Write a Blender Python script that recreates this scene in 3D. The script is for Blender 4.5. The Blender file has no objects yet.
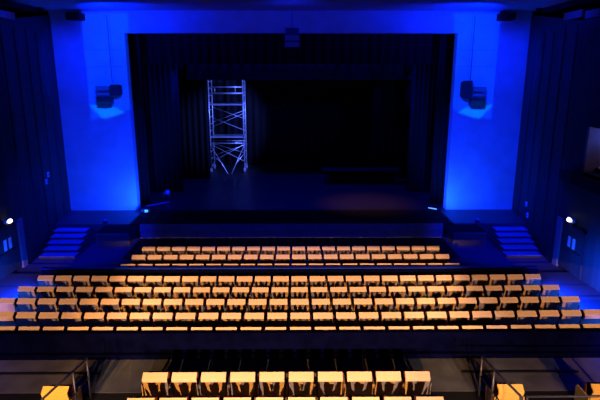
import bpy, bmesh, math, random
from mathutils import Vector, Matrix
random.seed(7)
S = bpy.context.scene
C = S.collection

# ------------------------------------------------------------------ render look
S.view_settings.view_transform = 'Standard'
S.view_settings.look = 'None'
S.view_settings.gamma = 1.0
S.view_settings.exposure = 0.0
S.view_settings.use_curve_mapping = False
S.cycles.use_denoising = True
S.cycles.max_bounces = 6
S.cycles.diffuse_bounces = 4
S.cycles.sample_clamp_indirect = 4.0
w = bpy.data.worlds.new('dark_world'); S.world = w
w.use_nodes = True
w.node_tree.nodes['Background'].inputs[0].default_value = (0.0, 0.0, 0.0, 1)
w.node_tree.nodes['Background'].inputs[1].default_value = 0.0

# ------------------------------------------------------------------ materials
def mat(name, col, rough=0.6, metal=0.0, var=0.0, scale=6.0, kind='noise', stretch=(1,1,1), bump=0.0, spec=0.5, col2=None):
    m = bpy.data.materials.new(name); m.use_nodes = True
    nt = m.node_tree; b = nt.nodes['Principled BSDF']
    b.inputs['Roughness'].default_value = rough
    b.inputs['Metallic'].default_value = metal
    b.inputs['Specular IOR Level'].default_value = spec
    b.inputs['Base Color'].default_value = (*col, 1)
    if var > 0 or col2:
        tc = nt.nodes.new('ShaderNodeTexCoord'); mp = nt.nodes.new('ShaderNodeMapping')
        mp.inputs['Scale'].default_value = stretch
        nt.links.new(tc.outputs['Object'], mp.inputs[0])
        if kind == 'wave':
            t = nt.nodes.new('ShaderNodeTexWave'); t.inputs['Distortion'].default_value = 3.0
            t.inputs['Detail'].default_value = 3.0
        else:
            t = nt.nodes.new('ShaderNodeTexNoise'); t.inputs['Detail'].default_value = 6.0
        t.inputs['Scale'].default_value = scale
        nt.links.new(mp.outputs[0], t.inputs['Vector'])
        r = nt.nodes.new('ShaderNodeValToRGB')
        c1 = [max(0, c*(1-var)) for c in col]; c2 = col2 or [min(1, c*(1+var)) for c in col]
        r.color_ramp.elements[0].position = 0.3; r.color_ramp.elements[0].color = (*c1, 1)
        r.color_ramp.elements[1].position = 0.7; r.color_ramp.elements[1].color = (*c2, 1)
        out = t.outputs[1] if kind == 'wave' else t.outputs[0]
        nt.links.new(out, r.inputs[0]); nt.links.new(r.outputs[0], b.inputs['Base Color'])
        if bump > 0:
            bp = nt.nodes.new('ShaderNodeBump'); bp.inputs['Strength'].default_value = bump
            bp.inputs['Distance'].default_value = 0.02
            nt.links.new(out, bp.inputs['Height']); nt.links.new(bp.outputs[0], b.inputs['Normal'])
    return m

def emit(name, col, power):
    m = bpy.data.materials.new(name); m.use_nodes = True
    b = m.node_tree.nodes['Principled BSDF']
    b.inputs['Base Color'].default_value = (*col, 1)
    b.inputs['Emission Color'].default_value = (*col, 1)
    b.inputs['Emission Strength'].default_value = power
    return m

M = {}
M['wood'] = mat('seat_plywood', (0.66, 0.46, 0.29), 0.5, var=0.07, scale=5, stretch=(0.4, 6, 14))
M['honey'] = mat('honey_plywood', (0.74, 0.45, 0.10), 0.5, var=0.08, scale=5, stretch=(0.4, 6, 14))
M['cushion'] = mat('seat_upholstery', (0.16, 0.035, 0.02), 0.9, var=0.3, scale=60)
M['darkmetal'] = mat('dark_steel', (0.05, 0.05, 0.06), 0.45, 0.6, var=0.2, scale=20)
M['railmetal'] = mat('painted_steel', (0.045, 0.045, 0.06), 0.4, 0.3, var=0.2, scale=20)
M['alu'] = mat('aluminium', (0.78, 0.78, 0.80), 0.35, 0.55, var=0.1, scale=15)
M['rubber'] = mat('rubber', (0.35, 0.35, 0.37), 0.6, var=0.1, scale=15)
M['plaster'] = mat('proscenium_plaster', (0.60, 0.60, 0.60), 0.85, var=0.10, scale=1.6, bump=0.1)
M['black'] = mat('black_paint', (0.012, 0.012, 0.013), 0.7, var=0.3, scale=8, spec=0.05)
M['parapet'] = mat('parapet_black_paint', (0.0012, 0.0015, 0.014), 0.9, var=0.3, scale=4, spec=0.0)  # blue glow at the wall ends is mixed into this black
M['divider'] = mat('divider_dark_blue_paint', (0.0012, 0.0018, 0.012), 0.9, var=0.2, scale=4, spec=0.0)  # black wall; blue lamp glow at its ends is mixed into the colour
M['handtop'] = mat('blue_painted_cap', (0.012, 0.03, 0.40), 0.45, var=0.1, scale=4, spec=0.2)  # blue light along the top edge is painted into the cap colour
M['sidewall'] = mat('dark_side_panelling', (0.016, 0.016, 0.020), 0.7, var=0.5, scale=1.4, stretch=(1, 3, 0.06))
M['carpet'] = mat('dark_carpet', (0.010, 0.016, 0.080), 0.95, var=0.3, scale=40)  # blue aisle light is put into the carpet colour
M['vinyl'] = mat('grey_vinyl_floor', (0.082, 0.084, 0.084), 0.7, var=0.3, scale=2.2)
M['blackcarpet'] = mat('black_carpet', (0.012, 0.012, 0.013), 0.95, var=0.3, scale=40, spec=0.05)
M['stagefloor'] = mat('stage_floor_black', (0.02, 0.02, 0.022), 0.42, var=0.3, scale=5)
M['apron'] = mat('stage_apron_boards', (0.055, 0.055, 0.06), 0.5, var=0.3, scale=3, stretch=(0.3, 6, 1))
M['velvet'] = mat('black_serge', (0.014, 0.014, 0.016), 0.95, var=0.3, scale=20, spec=0.05)
M['velvet2'] = mat('dark_blue_serge', (0.032, 0.032, 0.04), 0.95, var=0.3, scale=20)
M['ceil'] = mat('ceiling_plaster', (0.34, 0.34, 0.36), 0.9, var=0.12, scale=2)
M['spk'] = mat('speaker_cabinet', (0.02, 0.02, 0.022), 0.6, var=0.2, scale=30)
M['grille'] = mat('speaker_grille', (0.22, 0.22, 0.24), 0.6, 0.1, var=0.25, scale=60)
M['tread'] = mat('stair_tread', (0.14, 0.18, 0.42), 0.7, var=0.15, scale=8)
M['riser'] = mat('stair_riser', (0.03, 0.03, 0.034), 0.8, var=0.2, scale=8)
M['facing'] = mat('stage_facing', (0.34, 0.34, 0.37), 0.6, var=0.2, scale=3)
M['paleboard'] = mat('pale_painted_board', (0.16, 0.16, 0.18), 0.7, var=0.1, scale=4)
M['plate'] = mat('pale_plate', (0.75, 0.75, 0.78), 0.5, var=0.05, scale=9)
M['brown'] = mat('booth_brown_wall', (0.30, 0.17, 0.11), 0.8, var=0.2, scale=3)
M['door'] = mat('dark_door', (0.03, 0.03, 0.034), 0.5, var=0.2, scale=3, stretch=(3, 3, 0.3))
M['lampglow'] = emit('emergency_lamp_glow', (1.0, 0.97, 0.72), 5)
M['ledglow'] = emit('blue_led', (0.10, 0.35, 1.0), 1.6)
M['cyan'] = emit('cyan_led', (0.15, 0.8, 0.75), 0.5)

# ------------------------------------------------------------------ geometry helpers
def box(bm, x0, x1, y0, y1, z0, z1):
    vs = [bm.verts.new(p) for p in ((x0,y0,z0),(x1,y0,z0),(x1,y1,z0),(x0,y1,z0),(x0,y0,z1),(x1,y0,z1),(x1,y1,z1),(x0,y1,z1))]
    for f in ((0,3,2,1),(4,5,6,7),(0,1,5,4),(1,2,6,5),(2,3,7,6),(3,0,4,7)):
        bm.faces.new([vs[i] for i in f])

def prism_x(bm, prof, x0, x1):
    """closed y,z outline extruded along x"""
    a = [bm.verts.new((x0, y, z)) for y, z in prof]; b = [bm.verts.new((x1, y, z)) for y, z in prof]
    n = len(prof)
    bm.faces.new(a); bm.faces.new(b[::-1])
    for i in range(n):
        j = (i+1) % n
        bm.faces.new((a[j], a[i], b[i], b[j]))

def tube(bm, p, q, r, n=8):
    p = Vector(p); q = Vector(q); d = q - p
    if d.length < 1e-6: return
    z = d.normalized(); a = z.orthogonal().normalized(); b = z.cross(a)
    r0 = [bm.verts.new(p + r*(a*math.cos(2*math.pi*i/n) + b*math.sin(2*math.pi*i/n))) for i in range(n)]
    r1 = [bm.verts.new(q + r*(a*math.cos(2*math.pi*i/n) + b*math.sin(2*math.pi*i/n))) for i in range(n)]
    bm.faces.new(r0[::-1]); bm.faces.new(r1)
    for i in range(n):
        j = (i+1) % n
        bm.faces.new((r0[i], r0[j], r1[j], r1[i]))

def mesh(name, bm, m, bevel=0.0, smooth=False):
    if bevel > 0:
        bmesh.ops.bevel(bm, geom=list(bm.edges), offset=bevel, segments=2, affect='EDGES', profile=0.7)
    bmesh.ops.recalc_face_normals(bm, faces=bm.faces)
    me = bpy.data.meshes.new(name); bm.to_mesh(me); bm.free()
    for mm in (m if isinstance(m, (list, tuple)) else [m]): me.materials.append(mm)
    if smooth:
        for p in me.polygons: p.use_smooth = True
    return me

def link(name, me, parent=None, loc=(0,0,0)):
    o = bpy.data.objects.new(name, me); C.objects.link(o)
    o.location = loc
    if parent: o.parent = parent
    return o

def obj(name, bm, m, parent=None, bevel=0.0, smooth=False, loc=(0,0,0)):
    return link(name, mesh(name, bm, m, bevel, smooth), parent, loc)

def tag(o, label, cat, group=None):
    o['label'] = label; o['category'] = cat
    if group: o['group'] = group
    return o

def thing(name, label, cat, loc=(0,0,0), rz=0.0, group=None):
    o = bpy.data.objects.new(name, None); C.objects.link(o)
    o.empty_display_size = 0.2
    o.location = loc; o.rotation_euler = (0, 0, rz)
    return tag(o, label, cat, group)

def struct(name, bm, m, bevel=0.0):
    o = obj(name, bm, m, bevel=bevel); o['kind'] = 'structure'; return o

def B(): return bmesh.new()

def wx(y):      # half width of the hall at distance y
    if y < 19.3: return 10.3
    return 10.3 + (y-19.3)/(25.2-19.3)*0.75

# ================================================================== SETTING
# stepped floor of the stalls: (y from, y to, z)
TIERS = [(19.15, 23.2, 0.0), (17.90, 19.15, 0.10), (16.62, 17.90, 0.215), (15.44, 16.62, 0.25),
         (14.34, 15.44, 0.345), (13.20, 14.34, 0.48), (12.10, 13.20, 0.60), (11.26, 12.10, 0.705)]
bm = B()
for y0, y1, z in TIERS:
    box(bm, -11.2, 11.2, y0, y1, -0.3, z)
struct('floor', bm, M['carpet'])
bm = B(); box(bm, -11.2, 11.2, 9.76, 11.26, -0.3, 0.78); struct('floor_cross_aisle', bm, M['vinyl'])
bm = B(); box(bm, -11.2, 11.2, -2.0, 9.76, -0.3, 0.775); struct('floor_upper_seating', bm, M['blackcarpet'])
bm = B(); box(bm, -3.3, 3.3, -2.0, 9.05, 0.775, 0.88); struct('seating_platform', bm, M['blackcarpet'])

bm = B(); box(bm, -6.9, 6.9, 19.95, 22.66, 0.0, 0.006); struct('floor_front', bm, M['blackcarpet'])  # black sheet added so this floor stays dark under the blue front light
# stage
ST = 0.65
bm = B(); box(bm, -11.2, 11.2, 25.2, 39.0, -0.3, ST); struct('stage_floor', bm, M['stagefloor'])
bm = B(); box(bm, -11.2, -7.4, 22.75, 25.2, -0.3, ST); box(bm, 7.4, 11.2, 22.75, 25.2, -0.3, ST); struct('stage_apron', bm, M['apron'])
bm = B(); box(bm, -7.4, 7.4, 22.75, 25.2, -0.3, ST); struct('stage_forestage', bm, M['blackcarpet'])  # apron middle coloured black so only the sides look blue-lit
bm = B(); box(bm, -6.9, 6.9, 22.68, 22.75, 0.0, ST+0.005); box(bm, -6.9, 6.9, 22.66, 22.68, 0.335, 0.355)
struct('stage_fascia', bm, M['facing'])

# proscenium wall
bm = B()
OX, OT = 7.72, 9.12
for s in (-1, 1):
    x0, x1 = sorted((s*OX, s*11.1))
    box(bm, x0, x1, 25.2, 25.7, ST, 10.4)
box(bm, -OX, OX, 25.2, 25.7, OT, 10.4)
struct('wall_front', bm, M['plaster'])
bm = B()          # panel seams as narrow darker battens on the plaster
for s in (-1, 1):
    for z in (8.35, 7.6):
        x0, x1 = sorted((s*(OX+0.1), s*9.65)); box(bm, x0, x1, 25.19, 25.2, z, z+0.03)
    for x in (8.35, 9.65):
        box(bm, s*x-0.012, s*x+0.012, 25.19, 25.2, 6.2, 10.1)
struct('trim_seams', bm, M['facing'])

# stage house
bm = B()
for s in (-1, 1):
    x0, x1 = sorted((s*10.9, s*11.1)); box(bm, x0, x1, 25.7, 39.0, ST, 13.0)
struct('wall_stage_sides', bm, M['velvet'])
bm = B(); box(bm, -11.1, 11.1, 39.0, 39.2, 0, 13.0); struct('wall_back', bm, M['velvet'])
bm = B(); box(bm, -11.1, 11.1, 25.7, 39.0, 13.0, 13.2); struct('ceiling_stage', bm, M['velvet'])

# side walls
def wall_seg(bm, s, ya, yb, z0, z1, zb=None):
    xa, xb = wx(ya), wx(yb)
    vs = []
    for z in (z0, z1):
        q = zb if (zb and z == z1) else z
        vs.append([bm.verts.new((s*xa, ya, z)), bm.verts.new((s*xb, yb, q)), bm.verts.new((s*(xb+0.25), yb, q)), bm.verts.new((s*(xa+0.25), ya, z))])
    a, b = vs
    bm.faces.new(a); bm.faces.new(b)
    for i in range(4):
        j = (i+1) % 4; bm.faces.new((a[i], a[j], b[j], b[i]))
WT = 9.15
bm = B(); wall_seg(bm, -1, -2, 19.3, -0.3, WT); wall_seg(bm, -1, 19.3, 25.2, -0.3, WT, WT+0.75); struct('wall_left', bm, M['sidewall'])
bm = B()
BY0, BY1, BZ0, BZ1 = 13.5, 18.0, 3.95, 5.55
wall_seg(bm, 1, -2, BY0, -0.3, WT); wall_seg(bm, 1, BY1, 19.3, -0.3, WT); wall_seg(bm, 1, 19.3, 25.2, -0.3, WT, WT+0.75)
wall_seg(bm, 1, BY0, BY1, -0.3, BZ0); wall_seg(bm, 1, BY0, BY1, BZ1, WT)
struct('wall_right', bm, M['sidewall'])
# vertical battens of the side panelling
bm = B()
for s in (-1, 1):
    for i, y in enumerate((19.5, 20.7, 21.9, 23.0, 24.1)):
        x = wx(y)
        box(bm, s*x-0.03, s*x+0.03, y-0.03, y+0.03, 0.2 if y < 22.7 else ST, WT-0.1)
struct('trim_battens', bm, M['sidewall'])

# ceiling
bm = B(); box(bm, -13, 13, 19.0, 25.7, 10.1, 10.3)
struct('ceiling', bm, M['ceil'])
bm = B(); box(bm, -14, 14, -2, 19.0, 10.3, 10.5); struct('ceiling_hall', bm, M['black'])

# low wall between the two seat blocks and the parapet behind the last row
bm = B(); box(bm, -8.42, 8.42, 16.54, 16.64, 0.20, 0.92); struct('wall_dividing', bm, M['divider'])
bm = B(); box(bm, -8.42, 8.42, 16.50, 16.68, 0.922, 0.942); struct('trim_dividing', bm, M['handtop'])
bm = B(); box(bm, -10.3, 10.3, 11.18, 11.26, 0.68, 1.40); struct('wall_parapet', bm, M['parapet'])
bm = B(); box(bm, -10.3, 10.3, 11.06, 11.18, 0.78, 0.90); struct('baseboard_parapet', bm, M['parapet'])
bm = B(); box(bm, -10.3, -4.25, 10.44, 10.50, 0.78, 0.80); box(bm, 3.95, 6.6, 10.44, 10.50, 0.78, 0.80)
struct('trim_floor_strip', bm, M['blackcarpet'])  # black strip laid in place of the railing's shadow on the floor

# unseen slab added behind the camera: cuts the warm lamps off below the stage
bm = B(); box(bm, -10.3, 10.3, -1.0, -0.4, 4.893, 9.2); struct('wall_gallery_front', bm, M['black'])

# ================================================================== SEATS
SW = 0.250
def seat_meshes():
    d = {}
    t = 0.03
    bm = B(); prism_x(bm, [(0.125, 0.70), (0.0, 0.606), (0.018, 0.582), (0.143, 0.676)], -SW, SW); d['headrest'] = mesh('headrest', bm, M['wood'], 0.006)
    bm = B(); prism_x(bm, [(0.002, 0.600), (0.175, 0.10), (0.202, 0.11), (0.028, 0.600)], -SW, SW); d['back_panel'] = mesh('back_panel', bm, M['wood'], 0.005)
    # tipped-up seat cushion
    bm = B(); prism_x(bm, [(0.26, 0.20), (0.34, 0.17), (0.40, 0.56), (0.32, 0.585)], -SW+0.025, SW-0.025); d['seat'] = mesh('seat', bm, M['cushion'], 0.018)
    for k, s in (('l', -1), ('r', 1)):
        bm = B(); x = s*0.283
        prism_x(bm, [(0.10, 0.02), (0.52, 0.02), (0.54, 0.40), (0.50, 0.44), (0.12, 0.44), (0.06, 0.46)], x-0.009, x+0.009)
        d['side_'+k] = mesh('side_panel', bm, M['wood'], 0.004)
    for k, s in (('l', -1), ('r', 1)):
        bm = B(); box(bm, s*0.283-0.01, s*0.283+0.01, 0.08, 0.54, 0.0, 0.022); d['foot_'+k] = mesh('foot', bm, M['darkmetal'])
    return d
SM = seat_meshes()
ORD = ['first', 'second', 'third', 'fourth', 'fifth', 'sixth', 'seventh', 'eighth', 'ninth', 'tenth', 'eleventh', 'twelfth', 'thirteenth',
       'fourteenth']
def place_seat(x, y, z, rz, label, group, SM=SM):
    r = thing('theatre_seat', label, 'seat', (x, y, z), rz, group)
    link('headrest', SM['headrest'], r); link('back_panel', SM['back_panel'], r); link('seat', SM['seat'], r)
    link('side_panel', SM['side_l'], r); link('side_panel', SM['side_r'], r); link('foot', SM['foot_l'], r); link('foot', SM['foot_r'], r)
    return r

ROWS = [  # y, floor z, half count left, half count right, row words, pitch, centre x, curve
    (19.37, 0.0, 10, 10, 'in the row closest to the stage', 0.590, 0.0, 0.0),
    (18.12, 0.10, 10, 10, 'in the second row from the stage', 0.592, 0.0, 0.0),
    (16.88, 0.215, 10, 10, 'in the third row, just before the dividing wall', 0.592, 0.0, 0.0),
    (15.66, 0.25, 14, 14, 'in the first row after the dividing wall', 0.588, 0.0, 1),
    (14.55, 0.345, 14, 14, 'in the second row after the dividing wall', 0.592, 0.0, 1),
    (13.42, 0.48, 14, 14, 'in the third row after the dividing wall', 0.592, 0.0, 1),
    (12.32, 0.60, 13, 14, 'in the fourth row after the dividing wall', 0.594, 0.0, 1),
    (11.33, 0.705, 12, 13, 'in the last row against the dark parapet', 0.596, 0.0, 1),
    (9.29, 0.775, 5, 5, 'in the brightly lit row after the parapet', 0.590, 0.0, 0.0),
    (8.29, 0.88, 5, 5, 'in the row cut off by the picture edge', 0.590, 0.0, 0.0),
]
for (y, z, nl, nr, words, p, cx, cv) in ROWS:
    grp = 'wooden theatre seats ' + words
    R = 260.0
    for i in range(-nl, nr):
        x = cx + (i+0.5)*p
        yy = y + (x*x/(2*R) if cv else 0.0)
        k = i+0.5
        if i < 0:
            n = -i; side = 'left'
        else:
            n = i+1; side = 'right'
        end = nl if i < 0 else nr
        if n == 1: pos = 'first %s of centre' % side
        elif n == end: pos = 'outermost on the %s' % side
        else: pos = '%s %s of centre' % (ORD[n-1], side)
        place_seat(x, yy, z, 0.0, 'wooden seat %s, %s' % (words, pos), grp)

# single seats outside the handrails
SH = {k: v.copy() for k, v in SM.items()}
for k in ('headrest', 'back_panel', 'side_l', 'side_r'):
    SH[k].materials.clear(); SH[k].materials.append(M['honey'])
place_seat(-4.46, 8.83, 0.775, 0, 'lone wooden seat standing left of the left handrail', 'lone seats by the handrails', SH)
place_seat(4.36, 8.83, 0.775, 0, 'lone wooden seat just right of the right handrail', 'lone seats by the handrails', SH)
place_seat(6.20, 8.83, 0.775, 0, 'lone wooden seat at the lower right picture corner', 'lone seats by the handrails', SH)

# ================================================================== HANDRAILS
def handrail(s, label, bar):
    r = thing('handrail', label, 'handrail', (0, 0, 0))
    x = s*4.03 if s > 0 else -4.10
    top = [(x, 9.6, 1.68), (x, 8.9, 1.80), (x, 7.75, 2.02)]
    bm = B(); tube(bm, top[0], top[2], 0.022); obj('top_rail', bm, M['railmetal'], r, smooth=True)
    for i, (yy, zz, z0) in enumerate(((9.6, 1.68, 0.775), (8.95, 1.80, 0.775), (7.78, 2.01, 0.775))):
        bm = B(); tube(bm, (x, yy, z0), (x, yy, zz), 0.022); obj('post', bm, M['railmetal'], r, smooth=True)
    bm = B(); tube(bm, (x, 9.6, 1.25), (x, 7.78, 1.45), 0.014); obj('mid_rail', bm, M['railmetal'], r, smooth=True)
    if bar:
        g = thing('guard_rail', 'level grey guard rail running outward from the right handrail', 'guard rail', (4.12, 7.78, 0.775))
        bm = B(); tube(bm, (0, 0, 1.235), (5.0, 0, 1.235), 0.02); obj('top_rail', bm, M['railmetal'], g, smooth=True)
        for xx in (0.02, 2.5, 5.0):
            bm = B(); tube(bm, (xx, 0, 0), (xx, 0, 1.235), 0.02); obj('post', bm, M['railmetal'], g, smooth=True)
    return r
handrail(-1, 'sloping grey steel handrail beside the lone seat at left', False)
handrail(1, 'sloping grey steel handrail between the seat block and the lone seat at right', True)

# ================================================================== STAIRS UP TO THE STAGE
for s, side in ((-1, 'left'), (1, 'right')):
    bmr = B(); bmt = []
    n = 5
    x0, x1 = sorted((s*8.80, s*10.22))
    r = thing('stage_stairs', 'blue-lit flight of five steps up to the stage, %s side' % side, 'stairs', (0, 0, 0), 0, 'stairs up to the stage')
    ys = [19.98 + i*0.50 for i in range(n+1)]
    for i in range(n):
        z1 = 0.57*(i+1)/n - 0.03
        dx = s*0.07*i if i else 0
        a, b = sorted((x0+dx, x1+dx))
        a, b = max(a, -wx(ys[i])+0.08), min(b, wx(ys[i])-0.08)
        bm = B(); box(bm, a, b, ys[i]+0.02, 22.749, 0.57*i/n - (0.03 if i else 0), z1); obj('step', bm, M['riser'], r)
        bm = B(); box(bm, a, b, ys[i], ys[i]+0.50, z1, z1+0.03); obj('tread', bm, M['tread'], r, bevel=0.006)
    # panelled box between the stairs and the stage front
    xa, xb = sorted((s*7.05, s*8.45))
    bx_ = thing('stage_side_box', 'low dark panelled box right beside the %s stage stairs' % side, 'box', ((xa+xb)/2, 21.9, 0.0), 0, 'panelled boxes beside the stage stairs')
    hw = (xb-xa)/2
    bm = B(); box(bm, -hw, hw, -0.35, 0.75, 0, 0.60); obj('body', bm, M['apron'], bx_, bevel=0.01)
    bm = B(); box(bm, -hw, hw, -0.33, 0.75, 0.601, 0.62); obj('lid', bm, M['blackcarpet'], bx_)
    bm = B(); box(bm, -hw, hw, -0.372, -0.352, 0.55, 0.57); box(bm, -hw, -hw+0.02, -0.372, -0.352, 0.0, 0.55); box(bm, hw-0.02, hw, -0.372, -0.352, 0.0, 0.55)
    obj('trim', bm, M['paleboard'], bx_)
    bm = B(); tube(bm, (0, -0.37, 0.25), (0, -0.352, 0.25), 0.04, 12); obj('latch', bm, M['darkmetal'], bx_)
    l = thing('step_lamp', 'small blue lamp on the stage edge by the %s stairs' % side, 'lamp', (s*8.55, 22.95, ST), 0, 'small lamps on the stage edge')
    bm = B(); tube(bm, (0, 0, 0), (0, 0, 0.1), 0.10, 14); obj('housing', bm, M['darkmetal'], l)
    bm = B(); bmesh.ops.create_uvsphere(bm, u_segments=12, v_segments=8, radius=0.085, matrix=Matrix.Translation((0, 0, 0.12))); obj('dome', bm, M['tread'], l, smooth=True)

# ================================================================== STAGE CURTAINS
def pleated(x0, x1, z0, z1, y, n, amp, th=0.02, seed=0):
    """hanging cloth with soft folds, front and back skins"""
    rr = random.Random(seed); bm = B()
    cols = []
    steps = n*6
    ph = [rr.uniform(0.7, 1.3) for _ in range(n+1)]
    for i in range(steps+1):
        u = i/steps; k = u*n
        a = amp*ph[int(k)]*math.sin(2*math.pi*k)
        x = x0 + (x1-x0)*u
        cols.append([bm.verts.new((x, y+a+off, z)) for off in (0, th) for z in (z0, z1)])
    for i in range(steps):
        a, b = cols[i], cols[i+1]
        bm.faces.new((a[0], b[0], b[1], a[1])); bm.faces.new((b[2], a[2], a[3], b[3]))
        bm.faces.new((a[1], b[1], b[3], a[3])); bm.faces.new((b[0], a[0], a[2], b[2]))
    for c in (cols[0], cols[-1]): bm.faces.new((c[0], c[1], c[3], c[2]))
    return bm
def curtain(name, label, cat, x0, x1, z0, z1, y, n, amp, m, seed, group=None):
    t = thing(name, label, cat, ((x0+x1)/2, y, z0), 0, group)
    hx = (x1-x0)/2
    obj('cloth', pleated(-hx, hx, 0.0, z1-z0, 0, n, amp, seed=seed), m, t, smooth=True)
    bm = B(); tube(bm, (-hx, 0, z1-z0+0.03), (hx, 0, z1-z0+0.03), 0.03); obj('batten', bm, M['darkmetal'], t, smooth=True)
    return t
curtain('valance_curtain', 'black pleated valance hanging across the top of the stage opening', 'curtain', -9.2, 9.2, 7.75, 12.0, 27.0, 40, 0.09, M['velvet'], 1)
curtain('border_curtain', 'plain dark blue border hanging just below the pleated valance', 'curtain', -9.6, 9.6, 6.92, 12.0, 30.8, 30, 0.02, M['velvet2'], 2)
curtain('leg_curtain', 'dim blue-lit leg curtain left of the scaffold tower', 'curtain', -8.3, -6.25, ST+0.01, 12.0, 29.2, 7, 0.07, M['velvet2'], 3, 'leg curtains')
curtain('leg_curtain', 'dim blue-lit leg curtain at the right of the stage', 'curtain', 6.55, 8.3, ST+0.01, 12.0, 29.2, 7, 0.07, M['velvet2'], 4, 'leg curtains')
curtain('leg_curtain', 'narrow black leg curtain inside the left edge of the stage opening', 'curtain', -8.9, -7.35, ST+0.01, 12.0, 26.3, 6, 0.07, M['velvet'], 5, 'leg curtains')
curtain('leg_curtain', 'black leg curtain inside the right edge of the stage opening', 'curtain', 7.2, 8.9, ST+0.01, 12.0, 26.3, 6, 0.07, M['velvet'], 6, 'leg curtains')
curtain('panel_curtain', 'black panel hanging directly left of the scaffold tower', 'curtain', -7.6, -5.35, ST+0.01, 12.0, 33.0, 6, 0.03, M['velvet'], 7, 'black hanging panels')
curtain('panel_curtain', 'black panel hanging upstage at the right', 'curtain', 5.0, 7.7, ST+0.01, 12.0, 33.0, 6, 0.03, M['velvet'], 8, 'black hanging panels')
curtain('backdrop_curtain', 'wide dark backdrop across the back of the stage', 'curtain', -10.5, 10.5, ST+0.01, 12.5, 38.3, 40, 0.06, M['velvet'], 9)

# ================================================================== SCAFFOLD TOWER
def scaffold():
    t = thing('scaffold_tower', 'tall aluminium scaffold tower on wheels standing on the dark stage', 'scaffold', (-4.47, 35.3, ST))
    hw, dp = 1.14, 1.35
    def Z(py): return (172.0-py)*0.0690
    rr = 0.042
    top = 7.4
    for x in (-hw, hw):
        for yy in (0, dp):
            bm = B(); tube(bm, (x, yy, 0.22), (x, yy, top), rr); obj('upright', bm, M['alu'], t, smooth=True)
        bm = B()
        for k in range(14):
            z = 0.45 + k*0.47
            tube(bm, (x, 0, z), (x, dp, z), 0.025)
        obj('ladder_rungs', bm, M['alu'], t, smooth=True)
    for x in (-hw, hw):
        for yy in (0, dp):
            c = obj('caster', (lambda b: (tube(b, (x-0.05, yy, 0.13), (x+0.05, yy, 0.13), 0.13, 16), b)[1])(B()), M['rubber'], t, smooth=False)
            bm = B(); box(bm, x-0.085, x+0.085, yy-0.05, yy+0.05, 0.2, 0.27); tube(bm, (x-0.07, yy, 0.13), (x-0.07, yy, 0.24), 0.02); tube(bm, (x+0.07, yy, 0.13), (x+0.07, yy, 0.24), 0.02)
            obj('caster_fork', bm, M['alu'], c)
    def bar(name, a, b, r=0.028):
        bm = B(); tube(bm, a, b, r); obj(name, bm, M['alu'], t, smooth=True)
    for py in (89, 95):
        bar('guard_rail', (-hw, 0, Z(py)), (hw, 0, Z(py)), 0.026)
        bar('guard_rail', (-hw, dp, Z(py)), (hw, dp, Z(py)), 0.022)
    for x in (-hw+0.42, hw-0.5): bar('guard_post', (x, 0, Z(89)), (x, 0, Z(95)), 0.02)
    for py in (105.5, 137):
        bm = B(); box(bm, -hw+0.03, hw-0.03, 0.0, dp, Z(py)-0.045, Z(py)+0.045); obj('platform', bm, M['alu'], t, bevel=0.01)
    bar('ledger', (-hw, 0, Z(143)), (hw, 0, Z(143)), 0.035)
    bar('ledger', (-hw, dp, Z(143)), (hw, dp, Z(143)), 0.03)
    bar('brace', (-hw, 0, Z(128)), (hw, 0, Z(114)), 0.015); bar('brace', (-hw, 0, Z(117)), (hw, 0, Z(130)), 0.015)
    bar('brace', (-hw, dp, Z(109)), (hw, dp, Z(121)), 0.015); bar('brace', (-hw, dp, Z(124)), (hw, dp, Z(112)), 0.015)
    bar('brace', (-hw, 0, Z(162)), (hw, 0, Z(144)), 0.02); bar('brace', (-hw, 0, Z(144)), (hw, 0, Z(161)), 0.02)
    bar('brace', (-hw, dp, Z(146)), (hw, dp, Z(156)), 0.018); bar('brace', (-hw, dp, Z(158)), (hw, dp, Z(147)), 0.018)
    # splayed stabilisers towards the audience
    bar('stabiliser', (-hw, 0, Z(145)), (0.10, -0.9, 0.06), 0.025); bar('stabiliser', (hw, 0, Z(145)), (0.34, -0.9, 0.06), 0.025)
    bar('stabiliser', (-hw, 0, Z(153)), (-0.25, -0.5, Z(163)), 0.024); bar('stabiliser', (hw, 0, Z(153)), (0.55, -0.5, Z(163)), 0.024)
    return t
scaffold()

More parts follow.
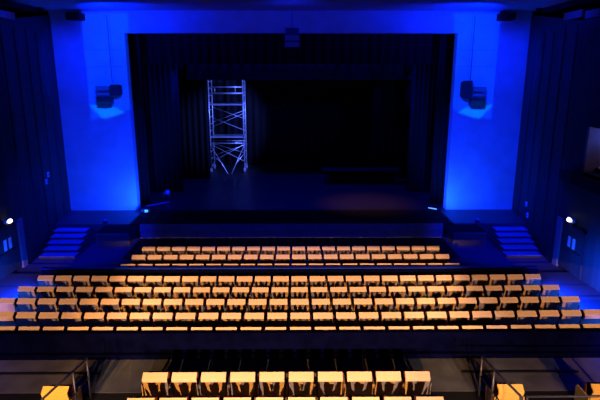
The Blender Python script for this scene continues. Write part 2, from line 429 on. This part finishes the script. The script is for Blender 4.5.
# ================================================================== LOUDSPEAKERS ON THE PROSCENIUM WALL
def speaker_box(name, label, loc, w_, d_, h_, tilt, group, front='grille'):
    t = thing(name, label, 'loudspeaker', loc, 0, group)
    t.rotation_euler = (tilt, 0, 0)
    bm = B(); prism_x(bm, [(-d_, -h_/2), (0, -h_/2*0.8), (0, h_/2*0.8), (-d_, h_/2)], -w_/2, w_/2); obj('cabinet', bm, M['spk'], t, bevel=0.01)
    bm = B(); box(bm, -w_/2+0.03, w_/2-0.03, -d_-0.015, -d_, -h_/2+0.03, h_/2-0.03); obj('grille', bm, M[front], t)
    bm = B(); tube(bm, (0, -0.05, 0), (0, 0.2, 0), 0.03); obj('bracket', bm, M['darkmetal'], t)
    return t
for s, side, dz in ((-1, 'left', 0.0), (1, 'right', 0.0)):
    g = '%s loudspeaker cluster' % side
    ax = s*8.72
    sx = s*8.16
    speaker_box('loudspeaker', 'grey-fronted loudspeaker, topmost of the %s wall cluster' % side, (ax, 25.0, 6.62 if s < 0 else 6.57), 0.65, 0.40, 0.235, 0, g)
    speaker_box('loudspeaker', 'grey-fronted loudspeaker, middle of the %s wall cluster' % side, (ax, 25.0, 6.38 if s < 0 else 6.33), 0.65, 0.40, 0.19, 0, g)
    speaker_box('loudspeaker', 'black loudspeaker at the bottom of the %s wall cluster' % side, (ax, 25.0, 6.07 if s < 0 else 6.01), 0.66, 0.40, 0.34, math.radians(4), g, 'spk')
    speaker_box('loudspeaker', 'square black loudspeaker nearest the opening in the %s wall cluster' % side, (sx, 25.0, 6.56 if s < 0 else 6.58), 0.42, 0.45, 0.5 if s < 0 else 0.8, 0, g, 'spk')
    c = tag(obj('speaker_cable', (lambda b: (tube(b, (s*8.45, 25.18, 6.86), (s*8.45, 25.18, 9.9), 0.02), b)[1])(B()), M['darkmetal']), 'thin cable running up the wall from the %s loudspeaker cluster' % side, 'cable')

# centre loudspeaker over the opening
t = thing('loudspeaker', 'small loudspeaker hung over the middle of the stage opening', 'loudspeaker', (0.03, 25.05, 8.74))
bm = B(); box(bm, -0.36, 0.36, -0.25, 0.1, -0.28, 0.28); obj('cabinet', bm, M['spk'], t, bevel=0.015)
bm = B(); box(bm, -0.33, 0.33, -0.27, -0.25, 0.03, 0.25); box(bm, -0.33, 0.33, -0.27, -0.25, -0.25, -0.05); obj('grille', bm, M['grille'], t)
bm = B(); tube(bm, (0, 0, 0.27), (0, 0, 1.36), 0.015); obj('hanger', bm, M['darkmetal'], t)
bm = B(); box(bm, -0.3, 0.3, 0.06, 0.15, 0.27, 0.60); obj('bracket', bm, M['darkmetal'], t)

# ================================================================== FLOOR LAMPS AT THE STAGE EDGE
t = thing('floor_floodlight', 'small floodlight glinting green-white at the left stage edge', 'floodlight', (-7.2, 24.75, ST))
bm = B(); box(bm, -0.20, 0.18, -0.14, 0.14, 0.04, 0.20); obj('body', bm, M['darkmetal'], t, bevel=0.02)
bm = B(); box(bm, 0.0, 0.16, -0.16, -0.14, 0.06, 0.18); obj('lens', bm, M['cyan'], t)
bm = B(); box(bm, -0.24, -0.20, -0.05, 0.05, 0, 0.2); box(bm, 0.18, 0.22, -0.05, 0.05, 0, 0.2); obj('bracket', bm, M['darkmetal'], t)
t = thing('stage_light', 'pale moving light on the stage floor before the left leg curtain', 'stage light', (-6.85, 27.6, ST))
bm = B(); box(bm, -0.18, 0.18, -0.15, 0.15, 0, 0.12); obj('base', bm, M['darkmetal'], t, bevel=0.01)
for q in (-0.15, 0.15):
    bm = B(); tube(bm, (q, 0, 0.1), (q, 0, 0.4), 0.03); obj('yoke', bm, M['alu'], t)
bm = B(); tube(bm, (0, 0.1, 0.33), (0.12, -0.2, 0.42), 0.13, 14); obj('head', bm, M['plate'], t)
t = thing('light_bar', 'short pale light bar lying on the right stage edge', 'light bar', (7.0, 25.05, ST))
bm = B(); tube(bm, (-0.2, 0.0, 0.14), (0.2, -0.05, 0.08), 0.025, 10); obj('tube', bm, M['ledglow'], t)
bm = B(); box(bm, -0.22, 0.22, -0.02, 0.08, 0, 0.05); obj('base', bm, M['darkmetal'], t)
t = tag(obj('stage_cable', (lambda b: ([tube(b, (-7.5+0.12*i, 25.9+0.05*math.sin(i*1.3)+0.12*i, ST+0.02), (-7.5+0.12*(i+1), 25.9+0.05*math.sin((i+1)*1.3)+0.12*(i+1), ST+0.02), 0.02) for i in range(8)], b)[1])(B()), M['plate']), 'pale cable lying on the stage behind the left floodlight', 'cable')

# dark table and chairs upstage right (hardly visible)
t = thing('draped_table', 'long dark table standing in the gloom at stage right', 'table', (4.2, 31.5, ST))
bm = B(); box(bm, -2.4, 2.4, -0.5, 0.5, 0.85, 0.92); obj('tabletop', bm, M['velvet'], t, bevel=0.01)
for x in (-2.2, 2.0):
    bm = B(); box(bm, x, x+0.25, -0.42, 0.42, 0, 0.85); obj('leg', bm, M['velvet'], t)
bm = B(); box(bm, -1.9, 2.0, 0.36, 0.40, 0.1, 0.85); obj('modesty_panel', bm, M['velvet'], t)

# ================================================================== SIDE WALL DOORS, LAMPS, BOOTH
for s, side, k in ((-1, 'left', 1), (1, 'right', 2)):
    X = 10.3
    def sx(a, b): return sorted((s*(X-a), s*(X-b)))
    d = bpy.data.objects.new('door_%d' % k, None); C.objects.link(d); d['kind'] = 'structure'
    for (ya, yb) in ((17.25, 17.97), (17.99, 18.71)):
        bm = B(); box(bm, *sx(0.005, 0.05), ya, yb, 0.22, 1.92); leaf = obj('door_leaf', bm, M['door'], d)
        yc = yb-0.15 if ya < 17.5 else ya+0.15
        bm = B(); box(bm, *sx(0.05, 0.06), yc-0.09, yc+0.09, 1.12, 1.52); obj('push_plate', bm, M['plate'], leaf)
        bm = B(); tube(bm, (s*(X-0.09), ya+0.06, 1.05), (s*(X-0.09), yb-0.06, 1.05), 0.02); obj('push_bar', bm, M['darkmetal'], leaf)
    bm = B(); box(bm, *sx(0.0, 0.07), 17.17, 17.25, 0.22, 2.0); box(bm, *sx(0.0, 0.07), 17.17, 18.79, 1.92, 2.0); obj('door_frame', bm, M['darkmetal'], d)
    bm = B(); box(bm, *sx(0.0, 0.08), 18.79, 19.12, 0.10, 2.0); struct('trim_%d' % k, bm, M['paleboard'])
    e = thing('emergency_lamp', 'glowing white emergency lamp over the %s side door' % side, 'lamp', (s*X, 18.2, 2.13), 0, 'emergency lamps')
    bm = B(); box(bm, *sorted((-s*0.1, 0.0)), -0.2, 0.2, -0.07, 0.07); obj('housing', bm, M['plate'], e, bevel=0.01)
    bm = B(); bmesh.ops.create_uvsphere(bm, u_segments=14, v_segments=10, radius=0.1, matrix=Matrix.Translation((-s*0.13, 0, 0.0)) @ Matrix.Diagonal((0.6, 1.2, 0.7, 1))); obj('bulb', bm, M['lampglow'], e, smooth=True)
    for yy, zz in ((23.0, 1.5), (22.7, 1.05)) if s > 0 else ((22.5, 3.0), (22.2, 2.75)):
        zz2 = 'upper' if zz in (1.5, 3.0) else 'lower'
        p = thing('wall_socket', '%s small pale wall plate on the dark %s wall' % (zz2, side), 'wall plate', (s*(wx(yy)-0.02), yy, zz), 0, 'small wall plates')
        bm = B(); box(bm, -0.02, 0.02, -0.08, 0.08, -0.11, 0.11); obj('plate', bm, M['plate'], p, bevel=0.005)
        bm = B(); box(bm, -0.02-s*0.012, 0.02-s*0.012, -0.03, 0.03, -0.03, 0.03); obj('socket', bm, M['darkmetal'], p)

# control booth opening on the right wall
bm = B()
X = 10.3
box(bm, X+1.3, X+1.4, BY0, BY1, BZ0-0.1, BZ1+0.1)
box(bm, X+0.25, X+1.3, BY0-0.1, BY0, BZ0, BZ1)
box(bm, X+0.25, X+1.3, BY0, BY1, BZ1, BZ1+0.1)
struct('wall_booth', bm, M['brown'])
bm = B(); box(bm, X+0.0, X+1.3, BY1-0.12, BY1, BZ0, BZ1); struct('trim_booth', bm, M['paleboard'])
bm = B(); box(bm, X, X+1.3, BY0, BY1-0.12, BZ0-0.1, BZ0+0.02); struct('floor_booth', bm, M['darkmetal'])
bm = B(); box(bm, X-0.28, X+0.0, 12.5, 19.0, 3.50, 3.86); struct('trim_ledge', bm, M['black'])
con = thing('mixing_console', 'small control desk glinting in the lit opening of the right wall', 'control desk', (X+0.62, 17.15, BZ0+0.02))
bm = B(); prism_x(bm, [(-0.6, 0), (0.7, 0), (0.7, 0.16), (-0.6, 0.10)], -0.25, 0.25); obj('body', bm, M['darkmetal'], con, bevel=0.01)
bm = B()
for i in range(8):
    for j in range(3): box(bm, -0.2+j*0.15, -0.13+j*0.15, -0.5+i*0.15, -0.42+i*0.15, 0.13, 0.20)
obj('faders', bm, M['plate'], con)

# ================================================================== CEILING PIECES ABOVE THE SIDES
bm = B()
for s in (-1, 1):
    x0, x1 = sorted((s*9.45, s*10.05)); box(bm, x0, x1, 24.5, 25.2, 9.65, 9.95)
    x0, x1 = sorted((s*9.45, s*9.75)); box(bm, x0, x1, 17.0, 20.6, 9.58, 9.70)
    x0, x1 = sorted((s*9.45, s*11.0)); box(bm, x0, x1, 20.9, 21.15, 9.60, 9.75)
struct('trim_ceiling_beams', bm, M['black'])
bm = B()
for s in (-1, 1):
    for (ya, yb, za) in ((17.6, 19.0, 9.18), (19.2, 20.5, 9.26)):
        xa, xb = wx(ya), wx(yb)
        x0, x1 = sorted((s*(min(xa, xb)-0.06), s*(min(xa, xb)))); box(bm, x0, x1, ya, yb, za, za+0.25)
struct('ceiling_panels', bm, M['ceil'])

# ================================================================== LIGHTS
def point(name, loc, e, col, r=0.05):
    l = bpy.data.lights.new(name, 'POINT'); l.energy = e; l.color = col; l.shadow_soft_size = r
    o = bpy.data.objects.new(name, l); C.objects.link(o); o.location = loc; return o
def spot(name, loc, to, e, col, ang, blend=0.3, r=0.05):
    l = bpy.data.lights.new(name, 'SPOT'); l.energy = e; l.color = col; l.shadow_soft_size = r
    l.spot_size = math.radians(ang); l.spot_blend = blend
    o = bpy.data.objects.new(name, l); C.objects.link(o); o.location = loc
    o.rotation_euler = (Vector(to)-Vector(loc)).to_track_quat('-Z', 'Y').to_euler(); return o
WARM = (1.0, 0.46, 0.12); PALE = (1.0, 0.74, 0.70)
for x, c, e in ((-6.0, WARM, 12000), (-3.0, PALE, 5000), (3.0, PALE, 5000), (6.0, WARM, 12000)):
    sg = 1 if x > 0 else -1
    spot('warm_lamp_side', (x, -7.0, 6.264), (sg*7.2, 13.4, 0.75), e, c, 25, 0.5, 0.012)      # outer seats
for x, c, e in ((-4.6, WARM, 16500), (-1.53, PALE, 7200), (1.53, WARM, 16500), (4.6, PALE, 7200)):
    spot('warm_lamp', (x, -7.0, 6.13), (0.0, 18.0, 0.7), e, c, 28, 0.3, 0.012)             # centre seats
BLUE = (0.004, 0.055, 1.0)
DEEP = (0.0, 0.010, 1.0)
def shutter(loc, quad, dist):
    """four metal leaves framing a lamp so its beam lands on the wall quad (x, z corners at y = 25.2)"""
    L = Vector(loc); t = dist/(25.2-L.y)
    inner = [L + (Vector((x, 25.2, z))-L)*t for x, z in quad]
    cx = sum(inner, Vector())/4
    outer = [cx + (p-cx) + (p-cx).normalized()*0.22 for p in inner]
    bm = B()
    iv = [[bm.verts.new(p+Vector((0, o, 0))) for p in inner] for o in (0, 0.004)]
    ov = [[bm.verts.new(p+Vector((0, o, 0))) for p in outer] for o in (0, 0.004)]
    for i in range(4):
        j = (i+1) % 4
        bm.faces.new((iv[0][i], iv[0][j], ov[0][j], ov[0][i])); bm.faces.new((iv[1][j], iv[1][i], ov[1][i], ov[1][j]))
        bm.faces.new((iv[0][j], iv[0][i], iv[1][i], iv[1][j])); bm.faces.new((ov[0][i], ov[0][j], ov[1][j], ov[1][i]))
    struct('trim_lamp_shutter', bm, M['black'])
for s in (-1, 1):
    # wash on the proscenium sides
    spot('blue_wash', (s*3.5, 19.0, 9.6), (s*9.4, 25.2, 1.8), 6600, DEEP, 46, 0.9, 0.15)
    # LED floods on the stage edge
    spot('blue_flood', (s*6.9, 23.9, ST+0.2), (s*9.3, 25.6, 3.2), 850, BLUE, 130, 0.9, 0.08)
    # profile lamp with shutters on the upper wall
    loc = (s*3.0, 12.0, 9.95)
    spot('blue_profile', loc, (s*8.6, 25.2, 7.6), 14000, (0.0, 0.03, 1.0), 24, 0.1, 0.004)
    shutter(loc, [(s*9.65, 5.1), (s*7.6, 5.65), (s*7.5, 10.0), (s*9.68, 10.0)], 0.7)
    loc = (s*4.2, 12.0, 9.95)
    spot('blue_profile', loc, (s*8.8, 25.2, 5.5), 9000, (0.0, 0.22, 1.0), 10, 0.1, 0.003)
    shutter(loc, [(s*9.70, 5.84), (s*8.66, 5.86), (s*7.94, 5.46), (s*9.05, 5.13)], 0.7)
    # unseen spots added to brighten ceiling, header, corners and side boards
    spot('blue_ceiling', (s*8.2, 22.2, 8.9), (s*6.8, 25.2, 10.3), 1300, DEEP, 125, 0.9, 0.05)
    spot('blue_corner', (s*8.2, 22.6, 8.6), (s*10.4, 25.2, 7.4), 900, DEEP, 78, 0.9, 0.05)
    spot('blue_boards', (s*6.5, 19.6, 8.9), (s*10.3, 19.3, 9.42), 260, DEEP, 34, 0.8, 0.05)
    # stairs and side aisle
    spot('blue_stairs', (s*6.0, 15.0, 9.4), (s*9.3, 21.5, 0.4), 7500, DEEP, 36, 0.8, 0.1)
    # LED step lights at the row ends
    for (y, z) in ((15.66, 0.25), (14.55, 0.345), (13.42, 0.48), (12.32, 0.60), (11.33, 0.705)):
        point('step_led', (s*8.46, y+0.48, z+0.16), 26, (0.01, 0.09, 1.0), 0.03)
        spot('aisle_step_led', (s*8.44, y+0.42, z+0.24), (s*9.4, y+0.35, z-0.1), 900, (0.004, 0.06, 1.0), 150, 0.6, 0.03)
    point('aisle_led', (s*8.1, 10.80, 1.30), 80, DEEP, 0.03)
spot('blue_ceiling_centre', (0, 21.6, 9.0), (0, 23.6, 10.1), 100, DEEP, 150, 0.9, 0.05)  # unseen spot added to brighten the middle of the ceiling
spot('blue_front', (0, 15.0, 9.8), (0, 23.4, 1.5), 1100, DEEP, 70, 0.8, 0.1)
spot('stage_wash', (0, 28.0, 11.5), (0, 31.5, 3.0), 5500, DEEP, 150, 0.8, 0.3)
spot('tower_key', (5.5, 27.5, 5.6), (-4.5, 35.5, 3.7), 15000, (0.085, 0.145, 1.0), 36, 0.4, 0.15)
spot('amber_pool', (3.5, 26.2, 7.3), (3.9, 26.5, ST), 900, (1.0, 0.35, 0.06), 52, 1.0, 0.2)  # added lamp standing in for a blurred brown shape on stage
point('booth_lamp', (X+0.9, 15.6, 5.2), 9, (1.0, 0.42, 0.2), 0.1)
point('booth_blue', (X+0.5, 17.5, 5.2), 7, (0.06, 0.15, 1.0), 0.1)

# ================================================================== CAMERA
cam = bpy.data.cameras.new('camera'); co = bpy.data.objects.new('camera', cam); C.objects.link(co)
cam.sensor_width = 36.0; cam.lens = 520.0/600.0*36.0; cam.clip_end = 200
co.location = (0.2, 0.0, 7.4)
co.rotation_euler = (math.radians(90-13.9), 0, math.radians(-0.44))
S.camera = co
